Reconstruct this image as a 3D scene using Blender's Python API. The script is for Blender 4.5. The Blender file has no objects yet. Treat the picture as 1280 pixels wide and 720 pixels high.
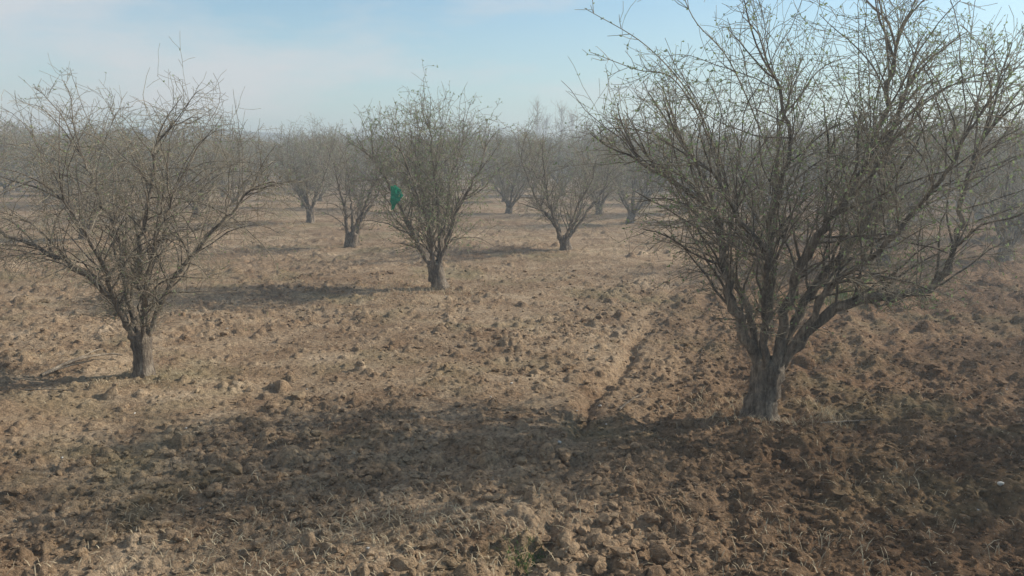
import bpy, math, random
import numpy as np
from mathutils import Vector

sc = bpy.context.scene
sc.view_settings.view_transform = 'Standard'
sc.view_settings.look = 'None'
sc.view_settings.exposure = 0

# ------------------------------------------------------------------ noise
def h2(xi, yi, seed):
    h = (xi.astype(np.int64)*374761393 + yi.astype(np.int64)*668265263 + seed*974634777) & 0xffffffff
    h = ((h ^ (h >> 13))*1274126177) & 0xffffffff
    h = ((h ^ (h >> 16))*2246822519) & 0xffffffff
    h = h ^ (h >> 15)
    return (h & 0xffffff)/float(0xffffff)

def vn(x, y, s, seed=0):
    x = np.asarray(x, float)/s; y = np.asarray(y, float)/s
    xi = np.floor(x); yi = np.floor(y)
    fx = x-xi; fy = y-yi
    fx = fx*fx*(3-2*fx); fy = fy*fy*(3-2*fy)
    a = h2(xi, yi, seed); b = h2(xi+1, yi, seed); c = h2(xi, yi+1, seed); d = h2(xi+1, yi+1, seed)
    return (a*(1-fx)+b*fx)*(1-fy)+(c*(1-fx)+d*fx)*fy

def clods(x, y, cell, rmin, rmax, seed, dens):
    wx = x + (vn(x, y, cell*.35, seed+1)-.5)*cell*.34
    wy = y + (vn(x, y, cell*.35, seed+2)-.5)*cell*.34
    xi = np.floor(wx/cell); yi = np.floor(wy/cell)
    out = np.zeros_like(x)
    for dx in (-1, 0, 1):
        for dy in (-1, 0, 1):
            cx = xi+dx; cy = yi+dy
            px = (cx+h2(cx, cy, seed+3))*cell
            py = (cy+h2(cx, cy, seed+4))*cell
            rr = rmin+(rmax-rmin)*h2(cx, cy, seed+5)**2.2
            on = h2(cx, cy, seed+6) < dens
            d2 = ((wx-px)**2+(wy-py)**2)/(rr*rr)
            hh = np.where(on & (d2 < 1), np.sqrt(np.clip(1-d2, 0, 1))*rr*(.5+.45*h2(cx, cy, seed+7)), 0)
            out = np.maximum(out, hh)
    return out

def sstep(a, b, t):
    t = np.clip((t-a)/(b-a), 0, 1); return t*t*(3-2*t)

def furrow_x(y):
    return .225+.22*(y-4.26)+.008*(y-4.26)**2*np.where(y < 20, 1, 0)

TR_R = (1.984, 6.08); TR_L = (-3.43, 7.26)

def mask(x, y):
    m = .25+.75*sstep(.35, .7, .6*vn(x, y, 1.7, 11)+.4*vn(x, y, .6, 12))
    right = sstep(-.1, .5, x-furrow_x(y))
    band = np.exp(-((y-5.15-.04*x)/.55)**2)
    return np.clip(m*.75+.4*right+.55*band, 0, 1.25)

def gh(x, y):
    x = np.asarray(x, float); y = np.asarray(y, float)
    r = np.hypot(x, y)
    m = mask(x, y)
    z = (vn(x, y, 9, 1)-.5)*.16*sstep(3, 10, r)+(vn(x, y, 2.3, 2)-.5)*.08+(vn(x, y, .7, 3)-.5)*.07+(vn(x, y, .22, 4)-.5)*.045*(m+.3)
    nearf = 1-sstep(22, 45, r)
    fad = 1-sstep(9, 14, y)
    d = x-furrow_x(y)+(vn(x, y, .5, 8)-.5)*.22+(vn(x, y, .13, 18)-.5)*.08
    brk = sstep(.3, .55, vn(x*0, y, .9, 19))
    z = z - .085*np.exp(-(d/.085)**2)*fad*(.5+.5*brk)
    z = z + sstep(.05, .5, d)*.018*np.sin(d*2*np.pi/.42+3.5*vn(x, y, 1.0, 9))*nearf
    dy = y-5.45-.06*(x-2)+(vn(x, y, .8, 31)-.5)*.35
    z = z + .035*np.exp(-(dy/.2)**2)*sstep(-.2, 1.0, x)*(1-sstep(3.5, 6, x))
    z = z + .03*np.exp(-((x-TR_R[0])**2+(y-TR_R[1])**2)/.3) + .03*np.exp(-((x-TR_L[0])**2+(y-TR_L[1])**2)/.3)
    c = clods(x, y, .30, .03, .10, 40, .55*m)
    c = np.maximum(c, clods(x+9.1, y, .13, .02, .062, 60, .85*m+.1))
    c = np.maximum(c, clods(x, y+3.3, .06, .01, .032, 80, .7*m+.35))
    c = c + (vn(x, y, .03, 90)-.5)*.016*(.5+.6*m)
    z = z + c*1.1*(1-.45*sstep(14, 40, r))*(1-sstep(60, 120, r))
    return z - .03

# ------------------------------------------------------------------ materials
def newmat(name):
    m = bpy.data.materials.new(name); m.use_nodes = True
    nt = m.node_tree
    b = nt.nodes['Principled BSDF']
    b.inputs['Roughness'].default_value = .95
    b.inputs['Specular IOR Level'].default_value = .12
    return m, nt, b

def noise(nt, vec, scale, detail=6, rough=.6):
    n = nt.nodes.new('ShaderNodeTexNoise')
    n.inputs['Scale'].default_value = scale; n.inputs['Detail'].default_value = detail
    n.inputs['Roughness'].default_value = rough
    nt.links.new(vec, n.inputs['Vector'])
    return n.outputs['Fac']

def ramp(nt, fac, stops):
    r = nt.nodes.new('ShaderNodeValToRGB')
    els = r.color_ramp.elements
    while len(els) < len(stops): els.new(.5)
    for e, (p, c) in zip(els, stops):
        e.position = p; e.color = (*c, 1) if len(c) == 3 else c
    nt.links.new(fac, r.inputs['Fac'])
    return r.outputs['Color']

def mix(nt, a, b, fac, mode='MIX'):
    m = nt.nodes.new('ShaderNodeMix'); m.data_type = 'RGBA'; m.blend_type = mode
    for s, k in ((a, 6), (b, 7)):
        if isinstance(s, tuple): m.inputs[k].default_value = (*s, 1)
        else: nt.links.new(s, m.inputs[k])
    if isinstance(fac, float): m.inputs[0].default_value = fac
    else: nt.links.new(fac, m.inputs[0])
    return m.outputs[2]

def mathn(nt, op, a, b=None, clamp=False):
    m = nt.nodes.new('ShaderNodeMath'); m.operation = op; m.use_clamp = clamp
    for i, s in enumerate((a, b)):
        if s is None: continue
        if isinstance(s, (int, float)): m.inputs[i].default_value = s
        else: nt.links.new(s, m.inputs[i])
    return m.outputs[0]

def soil():
    m, nt, b = newmat('soil')
    g = nt.nodes.new('ShaderNodeNewGeometry').outputs['Position']
    big = noise(nt, g, .35, 3, .6)
    med = noise(nt, g, 2.2, 5, .65)
    fine = noise(nt, g, 28, 4, .7)
    c1 = ramp(nt, med, [(.3, (.235, .150, .088)), (.5, (.345, .242, .150)), (.72, (.46, .345, .23))])
    c2 = ramp(nt, fine, [(.3, (.40, .37, .34)), (.5, (1, 1, 1)), (.72, (1.5, 1.47, 1.42))])
    c = mix(nt, c1, c2, 1.0, 'MULTIPLY')
    bg = ramp(nt, big, [(.35, (.74, .70, .66)), (.65, (1.12, 1.12, 1.1))])
    c = mix(nt, c, bg, 1.0, 'MULTIPLY')
    # soil colour gets darker and browner right of the furrow
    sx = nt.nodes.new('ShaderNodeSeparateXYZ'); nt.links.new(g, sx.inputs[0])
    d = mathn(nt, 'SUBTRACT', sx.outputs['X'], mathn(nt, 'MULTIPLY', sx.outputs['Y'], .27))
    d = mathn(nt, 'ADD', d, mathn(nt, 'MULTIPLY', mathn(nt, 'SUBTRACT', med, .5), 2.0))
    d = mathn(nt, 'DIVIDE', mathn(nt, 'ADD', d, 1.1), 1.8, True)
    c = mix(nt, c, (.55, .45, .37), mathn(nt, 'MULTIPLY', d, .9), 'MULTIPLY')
    # weedy film in places further out
    gr = noise(nt, g, .5, 3, .7)
    gf = ramp(nt, gr, [(.52, (0, 0, 0)), (.70, (.5, .5, .5))])
    c = mix(nt, c, (.19, .175, .085), gf)
    st = noise(nt, g, 75, 1, .5)
    sf = ramp(nt, st, [(.69, (0, 0, 0)), (.75, (.7, .7, .7))])
    c = mix(nt, c, (.55, .46, .32), sf)
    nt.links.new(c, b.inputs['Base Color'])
    bp = nt.nodes.new('ShaderNodeBump'); bp.inputs['Strength'].default_value = 1.0; bp.inputs['Distance'].default_value = .03
    nt.links.new(noise(nt, g, 40, 4, .75), bp.inputs['Height'])
    nt.links.new(bp.outputs[0], b.inputs['Normal'])
    return m
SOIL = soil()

def bark(name, c0, c1, c2, bump=True):
    m, nt, b = newmat(name)
    tc = nt.nodes.new('ShaderNodeTexCoord').outputs['Object']
    if bump:
        mp = nt.nodes.new('ShaderNodeMapping'); mp.inputs['Scale'].default_value = (1, 1, .22)
        nt.links.new(tc, mp.inputs[0])
        f = noise(nt, mp.outputs[0], 34, 5, .75)
    else:
        f = noise(nt, tc, 20, 2, .6)
    c = ramp(nt, f, [(.34, c0), (.5, c1), (.68, c2)])
    if bump:
        f2 = noise(nt, tc, 5, 3, .65)
        c = mix(nt, c, ramp(nt, f2, [(.35, (.6, .6, .6)), (.65, (1.2, 1.2, 1.15))]), 1.0, 'MULTIPLY')
        bp = nt.nodes.new('ShaderNodeBump'); bp.inputs['Strength'].default_value = 1.0; bp.inputs['Distance'].default_value = .03
        nt.links.new(f, bp.inputs['Height']); nt.links.new(bp.outputs[0], b.inputs['Normal'])
    nt.links.new(c, b.inputs['Base Color'])
    return m
BARK = bark('bark', (.08, .06, .044), (.22, .172, .13), (.42, .35, .27))
TWIG = bark('twig_bark', (.18, .145, .10), (.29, .24, .165), (.40, .34, .245), bump=False)
def plain(name, c0, c1, scale=30, trans=0):
    m, nt, b = newmat(name)
    tc = nt.nodes.new('ShaderNodeNewGeometry').outputs['Position']
    nt.links.new(ramp(nt, noise(nt, tc, scale, 2, .6), [(.35, c0), (.65, c1)]), b.inputs['Base Color'])
    if trans:
        t = nt.nodes.new('ShaderNodeBsdfTranslucent'); t.inputs[0].default_value = (*c1, 1)
        mx = nt.nodes.new('ShaderNodeMixShader'); mx.inputs[0].default_value = trans
        nt.links.new(b.outputs[0], mx.inputs[1]); nt.links.new(t.outputs[0], mx.inputs[2])
        nt.links.new(mx.outputs[0], nt.nodes['Material Output'].inputs['Surface'])
    return m
LEAF = plain('young_leaf', (.18, .23, .10), (.32, .39, .18), 9, .35)
STRAW = plain('straw', (.34, .25, .15), (.58, .47, .30), 20)
GREEN = plain('weed_green', (.06, .10, .025), (.13, .20, .06), 20, .2)
PEB = plain('pale_pebble', (.42, .38, .33), (.62, .58, .5), 40)
BAG = plain('green_plastic', (.01, .24, .13), (.03, .36, .20), 12, .35)
BAG.node_tree.nodes['Principled BSDF'].inputs['Roughness'].default_value = .4
HILL = plain('hill_scrub', (.12, .14, .14), (.18, .20, .19), .02)
DEADWOOD = bark('dead_wood', (.2, .15, .11), (.34, .27, .2), (.5, .42, .33))

def mesh_np(name, V, F, mats, mi=None, smooth=False):
    V = np.asarray(V, np.float32); F = np.asarray(F, np.int32)
    k = F.shape[1]
    me = bpy.data.meshes.new(name)
    me.vertices.add(len(V)); me.vertices.foreach_set('co', V.ravel())
    me.loops.add(F.size); me.loops.foreach_set('vertex_index', F.ravel())
    me.polygons.add(len(F)); me.polygons.foreach_set('loop_start', np.arange(0, F.size, k, dtype=np.int32))
    try: me.polygons.foreach_set('loop_total', np.full(len(F), k, np.int32))
    except Exception: pass
    for m in mats: me.materials.append(m)
    if mi is not None: me.polygons.foreach_set('material_index', np.asarray(mi, np.int32))
    me.polygons.foreach_set('use_smooth', np.full(len(F), smooth, bool))
    me.update(calc_edges=True)
    return me

def obj(name, me, loc=(0, 0, 0), rot=0, scale=1, parent=None):
    o = bpy.data.objects.new(name, me); sc.collection.objects.link(o)
    o.location = loc; o.rotation_euler = (0, 0, rot)
    o.scale = (scale,)*3 if not isinstance(scale, tuple) else scale
    if parent: o.parent = parent
    return o

# ------------------------------------------------------------------ ground
def build_ground():
    th = np.concatenate([np.linspace(-180, -46, 40, endpoint=False), np.linspace(-46, 46, 860, endpoint=False), np.linspace(46, 180, 40, endpoint=False)])
    th = np.radians(th)
    r = [.25]
    while r[-1] < 4000:
        k = 1.15 if r[-1] < 2.6 else (1.0038 if r[-1] < 26 else (1.012 if r[-1] < 90 else 1.1))
        r.append(r[-1]*k)
    r = np.array(r)
    T, Rr = np.meshgrid(th, r)
    X = Rr*np.sin(T); Y = Rr*np.cos(T)
    Z = gh(X.ravel(), Y.ravel())
    V = np.stack([X.ravel(), Y.ravel(), Z], 1)
    nr, ntn = len(r), len(th)
    i = np.arange(nr-1)[:, None]*ntn; j = np.arange(ntn)[None, :]; j2 = (j+1) % ntn
    F = np.stack([i+j, i+j2, i+ntn+j2, i+ntn+j], -1).reshape(-1, 4)[:, ::-1]
    V = np.vstack([V, [[0, 0, V[:ntn, 2].mean()]]])
    c = len(V)-1
    a = np.arange(0, ntn-1, 2)
    cap = np.stack([np.full(len(a), c), (a+2) % ntn, a+1, a], 1)
    F = np.vstack([F, cap])
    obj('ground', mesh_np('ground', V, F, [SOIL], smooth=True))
build_ground()

def build_clods():
    rng = np.random.default_rng(5)
    import bmesh
    protos = []
    for k in range(10):
        bm = bmesh.new(); bmesh.ops.create_icosphere(bm, subdivisions=2, radius=1)
        v = np.array([x.co[:] for x in bm.verts]); f = np.array([[y.index for y in x.verts] for x in bm.faces]); bm.free()
        for _ in range(7):
            n = rng.normal(size=3); n /= np.linalg.norm(n)
            d = v@n; lim = rng.uniform(.45, .85)
            v = v-np.outer(np.clip(d-lim, 0, None), n)
        v = v*(1+rng.normal(size=(len(v), 1))*.06)*rng.uniform(.65, 1.25, 3)*np.array([1, 1, .75])
        protos.append(v)
    N = 30000
    ang = rng.uniform(-.70, .70, N); rr = np.exp(rng.uniform(np.log(3.1), np.log(14), N))
    x = rr*np.sin(ang); y = rr*np.cos(ang)
    keep = rng.random(N) < mask(x, y)*.9
    x, y = x[keep], y[keep]; N = len(x)
    s = np.clip(np.exp(rng.normal(np.log(.0115), .6, N)), .004, .06)
    z = gh(x, y)+s*.15
    rot = rng.uniform(0, 6.28, N)
    VS, FS = [], []; off = 0
    for k in range(N):
        v = protos[k % 10]; c, sn = math.cos(rot[k]), math.sin(rot[k])
        w = np.stack([v[:, 0]*c-v[:, 1]*sn, v[:, 0]*sn+v[:, 1]*c, v[:, 2]], 1)*s[k]+(x[k], y[k], z[k])
        VS.append(w); FS.append(f+off); off += len(v)
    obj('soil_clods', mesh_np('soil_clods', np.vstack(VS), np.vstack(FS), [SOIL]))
    VS, FS = [], []; off = 0
    pts = [(.33, 5.35, .022), (3.05, 4.75, .02), (3.12, 4.7, .012)]
    for _ in range(40):
        a = rng.uniform(-.6, .6); q = rng.uniform(3.6, 12); pts.append((q*math.sin(a), q*math.cos(a), rng.uniform(.005, .014)))
    for k, (px, py, ps) in enumerate(pts):
        VS.append(protos[k % 10]*ps+(px, py, float(gh(np.array([px]), np.array([py]))[0])+ps*.5)); FS.append(f+off); off += len(v)
    obj('pebbles', mesh_np('pebbles', np.vstack(VS), np.vstack(FS), [PEB], smooth=True))
build_clods()

def ghs(x, y): return float(gh(np.array([x]), np.array([y]))[0])

# ------------------------------------------------------------------ trees
class Tree:
    def __init__(s, seed):
        s.V = []; s.F = []; s.M = []; s.n = 0; s.rng = random.Random(seed); s.seed = seed
        s.nb = 0
    def tube(s, P, R, sides, mat, rough=0):
        P = np.array(P, float); R = np.array(R, float); n = len(P)
        if n < 2: return
        T = np.gradient(P, axis=0); T /= (np.linalg.norm(T, axis=1)[:, None]+1e-9)
        av = np.abs(T.mean(0)); ref = np.zeros(3); ref[int(np.argmin(av))] = 1
        A = np.cross(T, ref); A /= (np.linalg.norm(A, axis=1)[:, None]+1e-9)
        B = np.cross(T, A)
        an = np.arange(sides)*2*math.pi/sides
        RR = R[:, None]*np.ones(sides)[None]
        if rough:
            rg = np.random.default_rng(s.seed*77+s.nb)
            lob = rg.normal(size=sides)*rough
            RR = RR*(1+lob[None]+rg.normal(size=(n, sides))*rough*.6)
        ring = P[:, None]+RR[:, :, None]*(np.cos(an)[None, :, None]*A[:, None]+np.sin(an)[None, :, None]*B[:, None])
        s.V.append(ring.reshape(-1, 3))
        i = np.arange(n-1)[:, None]*sides; j = np.arange(sides)[None]; j2 = (j+1) % sides
        f = np.stack([i+j, i+j2, i+sides+j2, i+sides+j], -1).reshape(-1, 4)+s.n
        s.F.append(f); s.M.append(np.full(len(f), mat)); s.n += n*sides; s.nb += 1
    def leaf(s, p, size):
        r = s.rng
        a = np.array([r.gauss(0, 1), r.gauss(0, 1), r.gauss(.5, 1)]); a /= np.linalg.norm(a)+1e-6
        b = np.cross(a, [r.gauss(0, 1), r.gauss(0, 1), r.gauss(0, 1)]); b /= np.linalg.norm(b)+1e-6
        p = np.array(p)
        s.V.append(np.array([p, p+a*size*.5+b*size*.28, p+a*size, p+a*size*.5-b*size*.28]))
        s.F.append(np.array([[0, 1, 2, 3]])+s.n); s.M.append(np.array([2])); s.n += 4
    def mesh(s, name):
        print(name, s.n, s.nb)
        return mesh_np(name, np.vstack(s.V), np.vstack(s.F), [BARK, TWIG, LEAF], np.concatenate(s.M), smooth=True)

def catmull(pts, n=6):
    p = [np.array(q, float) for q in pts]
    p = [2*p[0]-p[1]]+p+[2*p[-1]-p[-2]]
    out = []
    for i in range(1, len(p)-2):
        for k in range(n):
            t = k/n
            out.append(.5*((2*p[i])+(-p[i-1]+p[i+1])*t+(2*p[i-1]-5*p[i]+4*p[i+1]-p[i+2])*t*t+(-p[i-1]+3*p[i]-3*p[i+1]+p[i+2])*t**3))
    out.append(p[-2]); return out

def nrm(v):
    l = math.sqrt(v[0]**2+v[1]**2+v[2]**2)+1e-9; return [v[0]/l, v[1]/l, v[2]/l]

def side_dir(r, d, a):
    q = nrm([r.gauss(0, 1), r.gauss(0, 1), r.gauss(0, 1)])
    k = q[0]*d[0]+q[1]*d[1]+q[2]*d[2]
    q = nrm([q[0]-k*d[0], q[1]-k*d[1], q[2]-k*d[2]])
    return nrm([d[i]*math.cos(a)+q[i]*math.sin(a) for i in range(3)])

def grow(t, p0, d, L, r0, lvl, P):
    r = t.rng
    env = P['env']; seg = (.09, .10, .085, .07)[lvl]*P.get('seg', 1)
    n = max(2, int(L/seg)); pts = [list(p0)]; p = list(p0); d = list(d)
    trop0 = P['trop'][lvl]; arch = P['arch'][lvl]
    w = (.1, .13, .16, .2)[lvl]
    out = False
    for i in range(n):
        f = i/n
        d = nrm([d[0]+r.gauss(0, w), d[1]+r.gauss(0, w), d[2]+r.gauss(0, w)+trop0-arch*f])
        p = [p[k]+d[k]*seg for k in range(3)]
        e = sum(((p[k]-env[0][k])/env[1][k])**2 for k in range(3))
        if e > 1.0 and r.random() < .4: out = True
        if p[2] < P['zmin'] and d[2] < 0: d[2] = abs(d[2])*.3
        pts.append(p)
        if out: break
    n = len(pts)-1
    r1 = max(P['rtip'], r0*.35)
    R = [r0+(r1-r0)*(i/n) for i in range(n+1)]
    t.tube(pts, R, 5 if (lvl == 1 and not P.get('lite')) else 3, 1 if lvl > 1 else 0)
    if lvl < P.get('maxl', 3):
        cnt = P['cnt'][lvl]*L*(.7+.6*r.random())
        cnt = int(cnt)+(1 if r.random() < cnt % 1 else 0)
        for c in range(cnt):
            k = min(n-1, int((.12+.88*r.random())*n))
            a, b = pts[k], pts[k+1]; f = r.random()
            q = [a[m]+(b[m]-a[m])*f for m in range(3)]
            dd = nrm([b[m]-a[m] for m in range(3)])
            nd = side_dir(r, dd, math.radians(r.uniform(25, 80)))
            nl = (0, 0, r.uniform(.22, .75), r.uniform(.06, .30))[lvl+1]
            grow(t, q, nd, nl, max(P['rtip'], min(R[k]*.6, .0042)), lvl+1, P)
    if lvl >= 2:
        for q in pts[1:]:
            if r.random() < P['leaf']:
                for _ in range(r.choice((1, 2, 3))): t.leaf(q, r.uniform(.6, 1.3)*P['lsize'])

def build_tree(seed, trunk, limbs, env, l1=9, shoots=10, cnt=(0, 8.5, 8.0, 0), rtip=.0015, leaf=.10, lsize=.016, zmin=.75,
               trop=(0, .07, .05, .0), arch=(0, .20, .16, .08), l1len=(.5, 1.15), lite=False):
    t = Tree(seed); r = t.rng
    P = dict(env=env, cnt=cnt, rtip=rtip, leaf=leaf, lsize=lsize, zmin=zmin, trop=trop, arch=arch, lite=lite, seg=1.6 if lite else 1)
    tp = catmull([q[:3] for q in trunk], 3 if lite else 6)
    tr = np.interp(np.linspace(0, len(trunk)-1, len(tp)), range(len(trunk)), [q[3] for q in trunk])
    t.tube(tp, tr, 7 if lite else 16, 0, rough=.07)
    rt = trunk[-2][3]
    for L, ra, rb in limbs:
        # root the limb inside the trunk so that it flares out of it
        d0 = np.array(L[1], float)-np.array(L[0], float)
        cx = np.array([trunk[-2][0], trunk[-2][1], 0.0]); hd = np.array([d0[0], d0[1], 0]); hd /= np.linalg.norm(hd)+1e-6
        zt = trunk[-2][2]
        base = cx+hd*max(0, rt-ra*1.15)*.75; base[2] = zt-.26
        first = cx+hd*max(0, rt-ra)*.95; first[2] = zt-.04
        L = [tuple(base), tuple(first)]+list(L[1:])
        cp = catmull(L, 3 if lite else 6)
        cp = [q+np.array([r.gauss(0, .011), r.gauss(0, .011), r.gauss(0, .008)])*(1 if i > 4 else 0) for i, q in enumerate(cp)]
        n = len(cp)
        R = [ra*1.1+(rb-ra*1.1)*(i/(n-1))**.8 for i in range(n)]
        t.tube(cp, R, 5 if lite else 9, 0, rough=.06)
        tot = sum(np.linalg.norm(cp[i+1]-cp[i]) for i in range(n-1))
        m = int(l1*tot)
        for c in range(m):
            f = .32+.68*((c+r.random())/m); k = min(n-2, int(f*(n-1)))
            dd = nrm(list(cp[k+1]-cp[k]))
            nd = side_dir(r, dd, math.radians(r.uniform(30, 80)))
            ox, oy = cp[k][0]-env[0][0], cp[k][1]-env[0][1]
            nd = nrm([nd[0]+.35*ox, nd[1]+.35*oy, nd[2]+.25])
            grow(t, list(cp[k]), nd, r.uniform(*l1len), min(max(.0045, R[k]*r.uniform(.25, .5)), .012), 1, P)
        dd = nrm(list(cp[-1]-cp[-2]))
        for _ in range(3):
            grow(t, list(cp[-1]), side_dir(r, dd, .35), r.uniform(*l1len), rb*.8, 1, P)
        for c in range(shoots):
            k = r.randint(int(n*.45), n-1)
            p = cp[k]; dr = nrm([r.gauss(0, .35)+.3*(p[0]-env[0][0]), r.gauss(0, .3), 1.0])
            P2 = dict(P); P2['arch'] = (0, .10, .08, .05); P2['cnt'] = (0, 3.0, 3.0, 0); P2['env'] = (env[0], [e*1.15 for e in env[1]]); P2['leaf'] = leaf*1.6
            grow(t, list(p), dr, r.uniform(.6, 1.6), .005, 1, P2)
    return t

def px(u, v, y, bu, bv, s): return ((u-bu)/s, y, (bv-v)/s)
S = 159
q = lambda u, v, y: px(u, v, y, 957, 512, S)
limbsR = [
 ([q(948, 458, 0), q(915, 392, -.05), q(898, 330, .0), q(893, 275, .12), q(850, 235, .25), q(800, 205, .35)], .056, .014),
 ([q(955, 445, 0), q(932, 375, .2), q(912, 310, .45), q(905, 240, .75), q(870, 170, .95)], .040, .011),
 ([q(962, 450, 0), q(972, 370, -.15), q(985, 300, -.3), q(1022, 240, -.35), q(1050, 170, -.35), q(1062, 95, -.3)], .050, .013),
 ([q(968, 450, 0), q(1000, 378, .05), q(1045, 322, .1), q(1085, 268, .15), q(1100, 190, .2), q(1125, 120, .3)], .048, .013),
 ([q(972, 452, 0), q(1015, 388, -.12), q(1062, 364, -.2), q(1132, 350, -.2), q(1165, 305, -.15), q(1172, 240, -.1), q(1195, 180, 0)], .052, .013),
 ([q(960, 440, 0), q(965, 380, .3), q(985, 330, .6), q(1000, 250, .85), q(1010, 160, 1.0)], .038, .010),
 ([q(952, 440, 0), q(935, 380, -.25), q(925, 310, -.5), q(880, 260, -.7), q(850, 215, -.85)], .032, .009),
 ([q(965, 430, 0), q(958, 350, .02), q(950, 270, .0), q(965, 190, -.1), q(940, 110, -.1)], .034, .010),
 ([q(968, 430, 0), q(1010, 350, -.3), q(1040, 300, -.6), q(1075, 230, -.85), q(1090, 180, -1.0)], .034, .009),
]
trunkR = [(-.03, 0, -.12, .175), (-.03, 0, .02, .132), (-.015, 0, .14, .112), (.0, 0, .26, .112), (.015, 0, .38, .125), (.02, 0, .43, .08)]
tR = build_tree(11, trunkR, limbsR, ([.34, 0, 1.98], [1.66, 1.35, 1.08]), l1=9.5, shoots=8, leaf=.26, lsize=.022, zmin=.95, cnt=(0, 8.4, 7.0, 0))
rr = tR.rng
for (pts, r0) in [
  ([q(895, 275, .1), q(850, 225, 0), q(790, 205, -.1), q(730, 210, -.15)], .009),
  ([q(905, 215, .3), q(860, 130, .2), q(800, 70, .1), q(725, 30, .0)], .007),
  ([q(900, 200, .3), q(840, 110, .2), q(790, 95, .2), q(735, 75, .2)], .006),
  ([q(950, 200, 0), q(895, 90, 0), q(850, 40, 0), q(820, -30, 0)], .006),
  ([q(1060, 110, -.3), q(1075, 50, -.3), q(1120, 5, -.3), q(1170, -20, -.3)], .008),
  ([q(1060, 110, -.3), q(1048, 50, -.3), q(1030, 0, -.3), q(1000, -20, -.2)], .007),
  ([q(1190, 190, 0), q(1230, 130, 0), q(1262, 80, 0), q(1268, 20, 0)], .007),
  ([q(1120, 150, .2), q(1180, 110, .2), q(1240, 95, .2), q(1310, 90, .2)], .007),
  ([q(1100, 200, .2), q(1160, 160, .2), q(1230, 150, .2), q(1290, 190, .2)], .006),
  ([q(870, 200, .5), q(820, 170, .5), q(760, 165, .4), q(735, 190, .4)], .006)]:
    cp = catmull(pts, 7); n = len(cp)
    tR.tube(cp, [r0+(.0022-r0)*i/(n-1) for i in range(n)], 5, 1)
    PP = dict(env=([.32, 0, 1.95], [2.1, 1.8, 1.5]), cnt=(0, 0, 3.5, 0), rtip=.0018, leaf=.3, lsize=.024, zmin=.95, trop=(0, .05, .05, 0), arch=(0, .1, .06, 0))
    for c in range(12):
        k = rr.randint(3, n-2); dd = nrm(list(cp[k+1]-cp[k]))
        grow(tR, list(cp[k]), side_dir(rr, dd, math.radians(rr.uniform(25, 65))), rr.uniform(.1, .45), .003, 2, PP)
    for c in range(3, n):
        for _ in range(2):
            if rr.random() < .6: tR.leaf(cp[c], .024)
obj('apple_tree', tR.mesh('apple_tree_a'), (TR_R[0], TR_R[1], ghs(*TR_R)+.0))

S = 134
q = lambda u, v, y: px(u, v, y, 180, 462, S)
limbsL = [
 ([q(175, 412, 0), q(158, 375, -.05), q(128, 335, -.1), q(88, 305, -.15), q(45, 285, -.2), q(5, 262, -.2)], .038, .009),
 ([q(176, 408, 0), q(160, 355, .1), q(150, 300, .2), q(125, 245, .3), q(100, 190, .35)], .034, .009),
 ([q(180, 405, 0), q(186, 345, .0), q(195, 290, -.1), q(215, 230, -.15), q(225, 180, -.2)], .034, .009),
 ([q(185, 406, 0), q(212, 360, .05), q(240, 318, .1), q(280, 275, .15), q(315, 235, .2)], .034, .009),
 ([q(182, 400, 0), q(175, 350, .3), q(180, 300, .6), q(190, 240, .85)], .03, .008),
 ([q(180, 400, 0), q(165, 350, -.25), q(165, 290, -.5), q(150, 240, -.7)], .028, .008),
 ([q(186, 400, 0), q(205, 350, -.25), q(235, 290, -.5), q(265, 240, -.6)], .028, .008),
]
trunkL = [(-.02, 0, -.1, .14), (0, 0, .02, .10), (.0, 0, .15, .084), (.0, 0, .27, .088), (.0, 0, .37, .095), (0, 0, .42, .05)]
tL = build_tree(23, trunkL, limbsL, ([0, 0, 1.72], [1.42, 1.2, .88]), l1=11, shoots=3, leaf=.10, lsize=.016, zmin=1.0, arch=(0, .42, .30, .12), cnt=(0, 8.2, 6.6, 0), l1len=(.6, 1.3))
obj('apple_tree', tL.mesh('apple_tree_b'), (TR_L[0], TR_L[1], ghs(*TR_L)))

S = 82
q = lambda u, v, y: px(u, v, y, 545, 357, S)
limbs3 = [
 ([q(540, 322, 0), q(522, 300, .0), q(508, 270, .0), q(492, 235, .0), q(470, 200, .1)], .05, .012),
 ([q(543, 322, 0), q(535, 290, .2), q(528, 250, .4), q(520, 200, .6)], .045, .012),
 ([q(548, 322, 0), q(562, 290, -.1), q(575, 255, -.2), q(600, 215, -.3)], .045, .012),
 ([q(548, 322, 0), q(556, 280, .3), q(560, 230, .6), q(575, 180, .8)], .04, .01),
 ([q(543, 322, 0), q(540, 280, -.3), q(530, 240, -.6), q(515, 190, -.8)], .04, .01),
 ([q(546, 322, 0), q(550, 270, 0), q(545, 220, 0), q(540, 165, 0)], .04, .01),
]
t3 = build_tree(31, [(.10, 0, -.1, .16), (.06, 0, .02, .13), (.02, 0, .17, .115), (-.02, 0, .36, .12), (-.02, 0, .42, .06)], limbs3,
                ([-.02, 0, 1.66], [1.25, 1.2, 1.16]), l1=10, shoots=6, leaf=.32, lsize=.027, zmin=.55, rtip=.0022, cnt=(0, 8, 6.5, 0))
P3 = (-1.15, 12.04)
obj('apple_tree', t3.mesh('apple_tree_c'), (P3[0], P3[1], ghs(*P3)))

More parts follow.
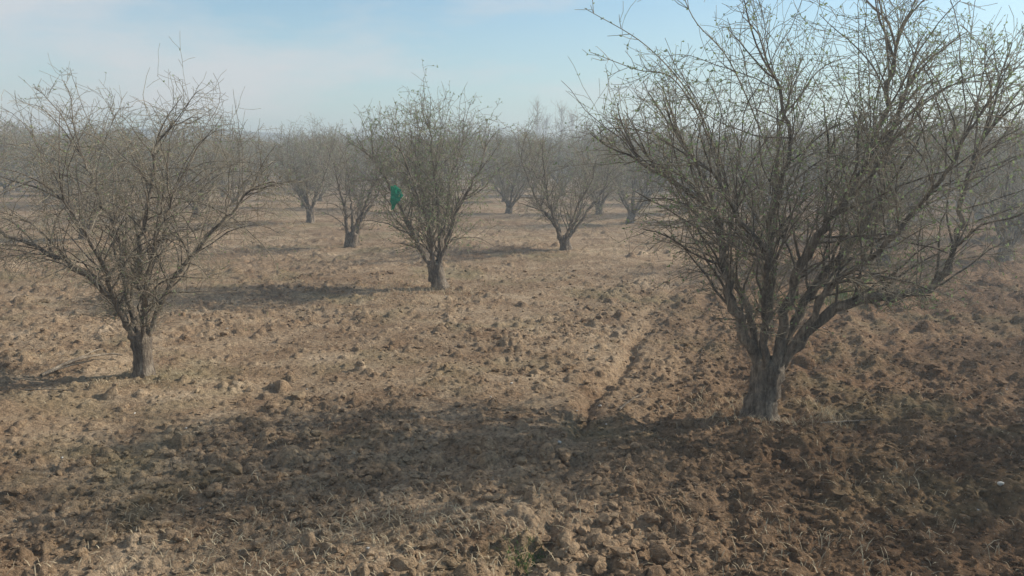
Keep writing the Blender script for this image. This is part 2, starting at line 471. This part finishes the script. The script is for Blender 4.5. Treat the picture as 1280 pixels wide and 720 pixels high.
def generic(seed, spread=1.25, height=1.0, fork=.35, k=6, dens=8, leaf=.2, thick=1.0, lean=0, lite=False):
    r = random.Random(seed)
    limbs = []; a0 = r.uniform(0, 6.28)
    for i in range(k):
        a = a0+i*2*math.pi/k+r.uniform(-.35, .35); R1 = spread*r.uniform(.45, .78)
        z1 = r.uniform(1.4, 2.1)*height
        pts = []
        for f in (0, .25, .5, .75, 1):
            rad = R1*(f**.9)+r.uniform(-.05, .05)*(f > 0)
            pts.append((lean*f*.4+rad*math.cos(a+.3*f), rad*math.sin(a+.3*f), fork*.85+(z1-fork)*f**1.1+r.uniform(-.04, .04)*(f > 0)))
        limbs.append((pts, .045*thick, .011))
    bx = r.uniform(-.08, .08)
    tr = [(bx*1.3, 0, -.1, .165*thick), (bx, 0, .02, .125*thick), (bx*.3, 0, fork*.6, .108*thick), (0, 0, fork, .115*thick), (0, 0, fork+.06, .05)]
    return build_tree(seed, tr, limbs, ([lean*.3, 0, 1.62*height], [spread, spread, 1.12*height]), l1=dens if not lite else 6, shoots=4 if not lite else 2,
                      leaf=leaf if not lite else .2, lsize=.026 if not lite else .05, zmin=.4, rtip=.0026 if not lite else .0055,
                      cnt=(0, 6.5, 5.2, 0) if not lite else (0, 6.0, 3.0, 0), lite=lite)
spec = [(1.3, 1.0, .32, 6), (1.45, .95, .25, 6), (1.2, 1.05, .4, 6), (1.4, 1.0, .3, 7), (1.25, .92, .28, 6)]
variants = [generic(100+i, spread=s, height=h, fork=f, k=k).mesh('apple_tree_v%d' % i) for i, (s, h, f, k) in enumerate(spec)]
lites = [generic(150+i, spread=s, height=h, fork=f, k=k, lite=True).mesh('apple_tree_f%d' % i) for i, (s, h, f, k) in enumerate(spec)]
t5 = generic(201, spread=1.0, height=.88, fork=.28, k=4, dens=6, leaf=.04, thick=1.3, lean=.6)
R = random.Random(3)
def put(m, x, y, rot=None, s=1.0, name='apple_tree', parent=None):
    z = ghs(x, y) if y < 60 else -.02
    return obj(name, m, (x, y, z), R.uniform(0, 6.28) if rot is None else rot, s, parent)
used = [TR_R, TR_L, P3]
def add(m, x, y, **k): put(m, x, y, **k); used.append((x, y))
add(variants[1], 1.08, 16.6, rot=.5)
add(t5.mesh('apple_tree_d'), -3.49, 17.5, rot=0)
add(variants[2], -5.81, 23.2)
add(variants[3], 3.46, 23.2)
add(variants[0], -9.6, 13.4, rot=2)
add(variants[3], 6.2, 5.9, rot=1.1, s=1.1)
add(variants[2], 9.0, 8.4, rot=.3, s=1.05)
used.append((4.3, 10.9))
add(variants[4], 6.6, 14.2, rot=.9, s=1.05)
add(variants[0], 9.4, 15.2, rot=2.9, s=1.1)
add(variants[1], 8.6, 19.5, rot=1.9, s=1.1)
add(variants[3], 12.0, 19.2, rot=.4, s=1.1)
add(variants[2], 11.6, 23.4, rot=.2, s=1.15)
add(variants[4], 7.2, 23.8, rot=5.2, s=1.1)
a = (2.3, 4.9); b = (5.4, -1.2)
far = bpy.data.objects.new('distant_orchard', None); sc.collection.objects.link(far)
nn = nf = 0
for i in range(-40, 60):
    for j2_ in range(-80, 120):
        j = j2_*.5
        x = TR_L[0]+i*a[0]+j*b[0]+R.gauss(0, .35); y = TR_L[1]+i*a[1]+j*b[1]+R.gauss(0, .35)
        rd = math.hypot(x, y)
        if y < 5 or y > 110 or abs(x) > .72*y+3: continue
        if j2_ % 2 and (rd < 24): continue
        if y < 12 and abs(x) < .62*y+1.5: continue
        if min(math.hypot(x-u[0], y-u[1]) for u in used) < (3.3 if rd < 24 else 2.3): continue
        if R.random() < .08: continue
        s = R.uniform(.88, 1.15)
        if rd < 34: put(R.choice(variants), x, y, s=s); nn += 1
        else: put(R.choice(lites), x, y, s=s*1.1, name='orchard_tree', parent=far); nf += 1
print('trees', nn, nf)

def poplar(seed, H):
    t = Tree(seed); r = t.rng
    t.tube([(0, 0, -.2), (.1, 0, H*.3), (0, .05, H*.6), (.08, 0, H)], [.2, .14, .08, .02], 5, 0)
    for i in range(80):
        z = H*r.uniform(.12, .95); a = r.uniform(0, 6.28); L = r.uniform(.5, 1.2)*(1.0+.3*H*(1-z/H)**.7)
        p = (0, 0, z); pts = [p]; d = [math.cos(a)*.5, math.sin(a)*.5, 1]
        for k in range(4):
            d = [d[0]+r.gauss(0, .15), d[1]+r.gauss(0, .15), d[2]]
            p = [p[m]+d[m]*L/4 for m in range(3)]; pts.append(p)
        t.tube(pts, [.035, .03, .022, .015, .01], 3, 1)
        for k in range(4):
            d2 = [r.gauss(0, .45), r.gauss(0, .45), .7]; st = pts[r.randint(1, 4)]; l2 = r.uniform(.4, 1.3)
            t.tube([st, [st[m]+d2[m]*l2 for m in range(3)]], [.014, .008], 3, 1)
    return t.mesh('poplar_%d' % seed)
pops = [poplar(s, h) for s, h in ((1, 11), (2, 9.5), (3, 8))]
for x, y, k, s in [(4.6, 150, 0, 1), (6.4, 152, 2, 1), (9.2, 152, 1, 1.05), (10.9, 150, 2, 1.1), (-7.5, 148, 2, .9), (-5, 151, 2, .75), (14.5, 155, 2, .9), (1.5, 158, 2, .8), (-10, 155, 1, .7)]:
    put(pops[k], x, y, s=s, name='poplar_tree')
tl = bpy.data.objects.new('distant_treeline', None); sc.collection.objects.link(tl)
for i in range(100):
    x = -130+i*2.6+R.uniform(-1, 1)
    put(R.choice(lites), x, 140+R.uniform(-12, 14), s=R.uniform(1.3, 2.3), name='treeline_tree', parent=tl)

def hills():
    nx, ny = 140, 14
    V = []; F = []
    for j in range(ny):
        for i in range(nx):
            x = -1400+i*20; y = 900+j*45
            e = math.exp(-((x+480)/330)**2)*34+math.exp(-((x+60)/200)**2)*8+math.exp(-((x-900)/300)**2)*14
            e *= math.sin(math.pi*min(1, j/(ny-1)*1.0))
            V.append((x, y, e+e*.25*(float(vn(np.array([x]), np.array([y]), 90, 7)[0])-.5)-1))
    for j in range(ny-1):
        for i in range(nx-1):
            k = j*nx+i; F.append((k, k+1, k+nx+1, k+nx))
    obj('hills', mesh_np('hills', V, F, [HILL], smooth=True))
hills()

# ------------------------------------------------------------------ ground litter
def blades(name, spots, mats, seed):
    r = random.Random(seed); V = []; F = []; M = []
    P = []
    for (x, y, rad, n, hgt, lay, mi) in spots:
        for _ in range(n):
            P.append((x+r.gauss(0, rad), y+r.gauss(0, rad), hgt*r.uniform(.4, 1.2), lay, mi))
    xs = np.array([p[0] for p in P]); ys = np.array([p[1] for p in P]); zs = gh(xs, ys)
    for (x, y, h, lay, mi), z in zip(P, zs):
        a = r.uniform(0, 6.28); w = r.uniform(.0012, .0026)
        L = h*lay*r.uniform(.4, 1.2); hz = h*(1-lay*.85)
        dx, dy = math.cos(a), math.sin(a); sx, sy = -dy*w, dx*w
        z0 = z+(.004 if lay > .8 else -.004)
        p0 = (x, y, z0); p1 = (x+dx*L*.45, y+dy*L*.45, z0+hz*.7); p2 = (x+dx*L, y+dy*L, z0+hz*(1 if lay < .8 else .6))
        k = len(V)
        V += [(p0[0]-sx, p0[1]-sy, p0[2]), (p0[0]+sx, p0[1]+sy, p0[2]), (p1[0]+sx, p1[1]+sy, p1[2]), (p1[0]-sx, p1[1]-sy, p1[2]),
              (p2[0]+sx*.3, p2[1]+sy*.3, p2[2]), (p2[0]-sx*.3, p2[1]-sy*.3, p2[2])]
        F += [(k, k+1, k+2, k+3), (k+3, k+2, k+4, k+5)]; M += [mi, mi]
    obj(name, mesh_np(name, V, F, mats, M))
r = random.Random(9)
sp = []
for _ in range(320):
    q0 = math.exp(r.uniform(math.log(3.4), math.log(15))); an = r.uniform(-.65, .65)
    sp.append((q0*math.sin(an), q0*math.cos(an), .18, 9, .10, .9, 0))
for _ in range(150):
    sp.append((r.gauss(-.9, .8), r.gauss(4.0, .35), .12, 12, .09, .7, 0))
for _ in range(40):
    sp.append((r.gauss(1.7, .6), r.gauss(4.2, .4), .05, 9, .12, .5, 0))
for _ in range(45):
    an = r.uniform(0, 6.28); q0 = r.uniform(.15, .6); sp.append((TR_R[0]+q0*math.cos(an), TR_R[1]+q0*math.sin(an), .07, 16, .11, .6, 0))
for _ in range(22):
    an = r.uniform(0, 6.28); q0 = r.uniform(.12, .5); sp.append((TR_L[0]+q0*math.cos(an), TR_L[1]+q0*math.sin(an), .06, 12, .08, .6, 0))
for _ in range(30):
    sp.append((r.gauss(-1.3, .5), r.gauss(11.6, .5), .12, 16, .14, .5, 0))
for _ in range(110):
    q0 = r.uniform(8, 22); an = r.uniform(-.6, .6); sp.append((q0*math.sin(an), q0*math.cos(an), .22, 16, .10, .55, 0))
blades('dry_grass', sp, [STRAW], 4)
sp = [(.06, 3.78, .045, 150, .06, .5, 0), (.12, 3.86, .03, 60, .06, .5, 0), (4.75, 10.9, .22, 300, .22, .4, 0), (4.3, 10.6, .2, 150, .15, .4, 0)]
for _ in range(110):
    q0 = r.uniform(9, 24); an = r.uniform(-.6, .65); sp.append((q0*math.sin(an), q0*math.cos(an), .2, 16, .07, .5, 0))
blades('green_weeds', sp, [GREEN], 6)

def fallen(paths, mat=DEADWOOD):
    t = Tree(5)
    for pts, r0 in paths:
        pp = []
        for x, y, dz in pts: pp.append((x, y, ghs(x, y)+dz))
        cp = catmull(pp, 4); n = len(cp)
        t.tube(cp, [r0*(1-.6*i/(n-1)) for i in range(n)], 6, 0, rough=.08)
    obj('fallen_branch', mesh_np('fallen_branch', np.vstack(t.V), np.vstack(t.F), [mat], smooth=True))
fallen([([(-4.35, 7.2, .03), (-4.2, 7.5, .06), (-4.0, 7.75, .06), (-3.88, 7.8, .05)], .018), ([(-4.2, 7.5, .06), (-4.12, 7.75, .08), (-4.15, 7.95, .06)], .010), ([(-4.35, 7.2, .03), (-4.22, 7.32, .04), (-4.0, 7.4, .04)], .012)])
fallen([([(.85, 6.15, .02), (1.0, 6.4, .04), (1.14, 6.55, .05)], .009)])
fallen([([(2.3, 5.75, .02), (2.5, 5.85, .03), (2.75, 5.83, .04)], .007), ([(2.5, 5.85, .03), (2.6, 5.98, .04)], .004)])
fallen([([(-4.2, 6.7, .02), (-4.0, 6.72, .03), (-3.75, 6.68, .03)], .007)])

def bag():
    rg = np.random.default_rng(2); nu, nv = 12, 18; V = []; F = []
    for j in range(nv):
        f = j/(nv-1); w = .02+.055*math.sin(math.pi*min(1, f*1.15+.08))**.8
        for i in range(nu):
            a = 2*math.pi*i/nu
            rr_ = w*(1+.3*math.sin(3*a+5*f)+.12*rg.normal())
            V.append((rr_*math.cos(a)+.03*math.sin(4*f), rr_*.5*math.sin(a)+.02*math.sin(7*f), -.32*f+.01*rg.normal()))
    for j in range(nv-1):
        for i in range(nu):
            F.append((j*nu+i, j*nu+(i+1) % nu, (j+1)*nu+(i+1) % nu, (j+1)*nu+i))
    obj('green_plastic_bag', mesh_np('green_plastic_bag', V, F, [BAG]), (-1.62, 11.1, 1.54))
bag()

# ------------------------------------------------------------------ haze: shallow scattering air layer over the orchard
import bmesh
bm = bmesh.new(); bmesh.ops.create_cube(bm, size=1)
me = bpy.data.meshes.new('haze'); bm.to_mesh(me); bm.free()
hz = obj('haze', me, (0, 150, -2), 0, (900, 800, 16))
hm = bpy.data.materials.new('haze'); hm.use_nodes = True; nt = hm.node_tree
for n in list(nt.nodes):
    if n.type == 'BSDF_PRINCIPLED': nt.nodes.remove(n)
vs = nt.nodes.new('ShaderNodeVolumeScatter'); vs.inputs['Density'].default_value = .0065
vs.inputs['Color'].default_value = (.88, .97, 1, 1); vs.inputs['Anisotropy'].default_value = .4
nt.links.new(vs.outputs[0], nt.nodes['Material Output'].inputs['Volume'])
me.materials.append(hm)

# ------------------------------------------------------------------ light
EL, AZ = math.radians(31), math.radians(74)
w = bpy.data.worlds.new('World'); sc.world = w; w.use_nodes = True
nt = w.node_tree; bg = nt.nodes['Background']
sky = nt.nodes.new('ShaderNodeTexSky'); sky.sky_type = 'NISHITA'; sky.sun_disc = False
sky.sun_elevation = EL; sky.sun_rotation = AZ; sky.air_density = 1.0; sky.dust_density = .9; sky.ozone_density = 2.2
tc = nt.nodes.new('ShaderNodeTexCoord').outputs['Generated']
sx = nt.nodes.new('ShaderNodeSeparateXYZ'); nt.links.new(tc, sx.inputs[0])
hf = ramp(nt, sx.outputs['Z'], [(0, (.8, .8, .8)), (.22, (0, 0, 0))])
c = mix(nt, sky.outputs[0], (.92, 1.08, 1.08), 1.0, 'MULTIPLY')
c = mix(nt, c, (3.9, 4.9, 5.2), hf)
mp = nt.nodes.new('ShaderNodeMapping'); mp.inputs['Scale'].default_value = (1, 1, 3.4); mp.inputs['Location'].default_value = (.3, .2, .1)
nt.links.new(tc, mp.inputs[0])
# cloud bank towards the left (north-west) of the view, thinning out to the right
cm = mathn(nt, 'MULTIPLY', sx.outputs['X'], -.28)
nf_ = mathn(nt, 'ADD', noise(nt, mp.outputs[0], 3.2, 6, .55), cm)
cf = ramp(nt, nf_, [(.50, (0, 0, 0)), (.72, (.75, .75, .75))])
c = mix(nt, c, (5.0, 5.1, 5.25), cf)
nt.links.new(c, bg.inputs[0]); bg.inputs[1].default_value = .14
sd = bpy.data.lights.new('sun', 'SUN'); sd.energy = 5; sd.angle = math.radians(.5); sd.color = (1, .95, .86)
so = bpy.data.objects.new('sun', sd); sc.collection.objects.link(so)
dirv = Vector((math.sin(AZ)*math.cos(EL), math.cos(AZ)*math.cos(EL), math.sin(EL)))
so.rotation_euler = dirv.to_track_quat('Z', 'Y').to_euler(); so.location = (20, 10, 20)

# ------------------------------------------------------------------ camera
cd = bpy.data.cameras.new('camera'); cam = bpy.data.objects.new('camera', cd); sc.collection.objects.link(cam)
cd.sensor_width = 36; cd.lens = 28.3; cd.clip_end = 6000; cd.clip_start = .05
cam.location = (0, 0, 2.0); cam.rotation_euler = (math.radians(90-9.6), 0, 0)
sc.camera = cam
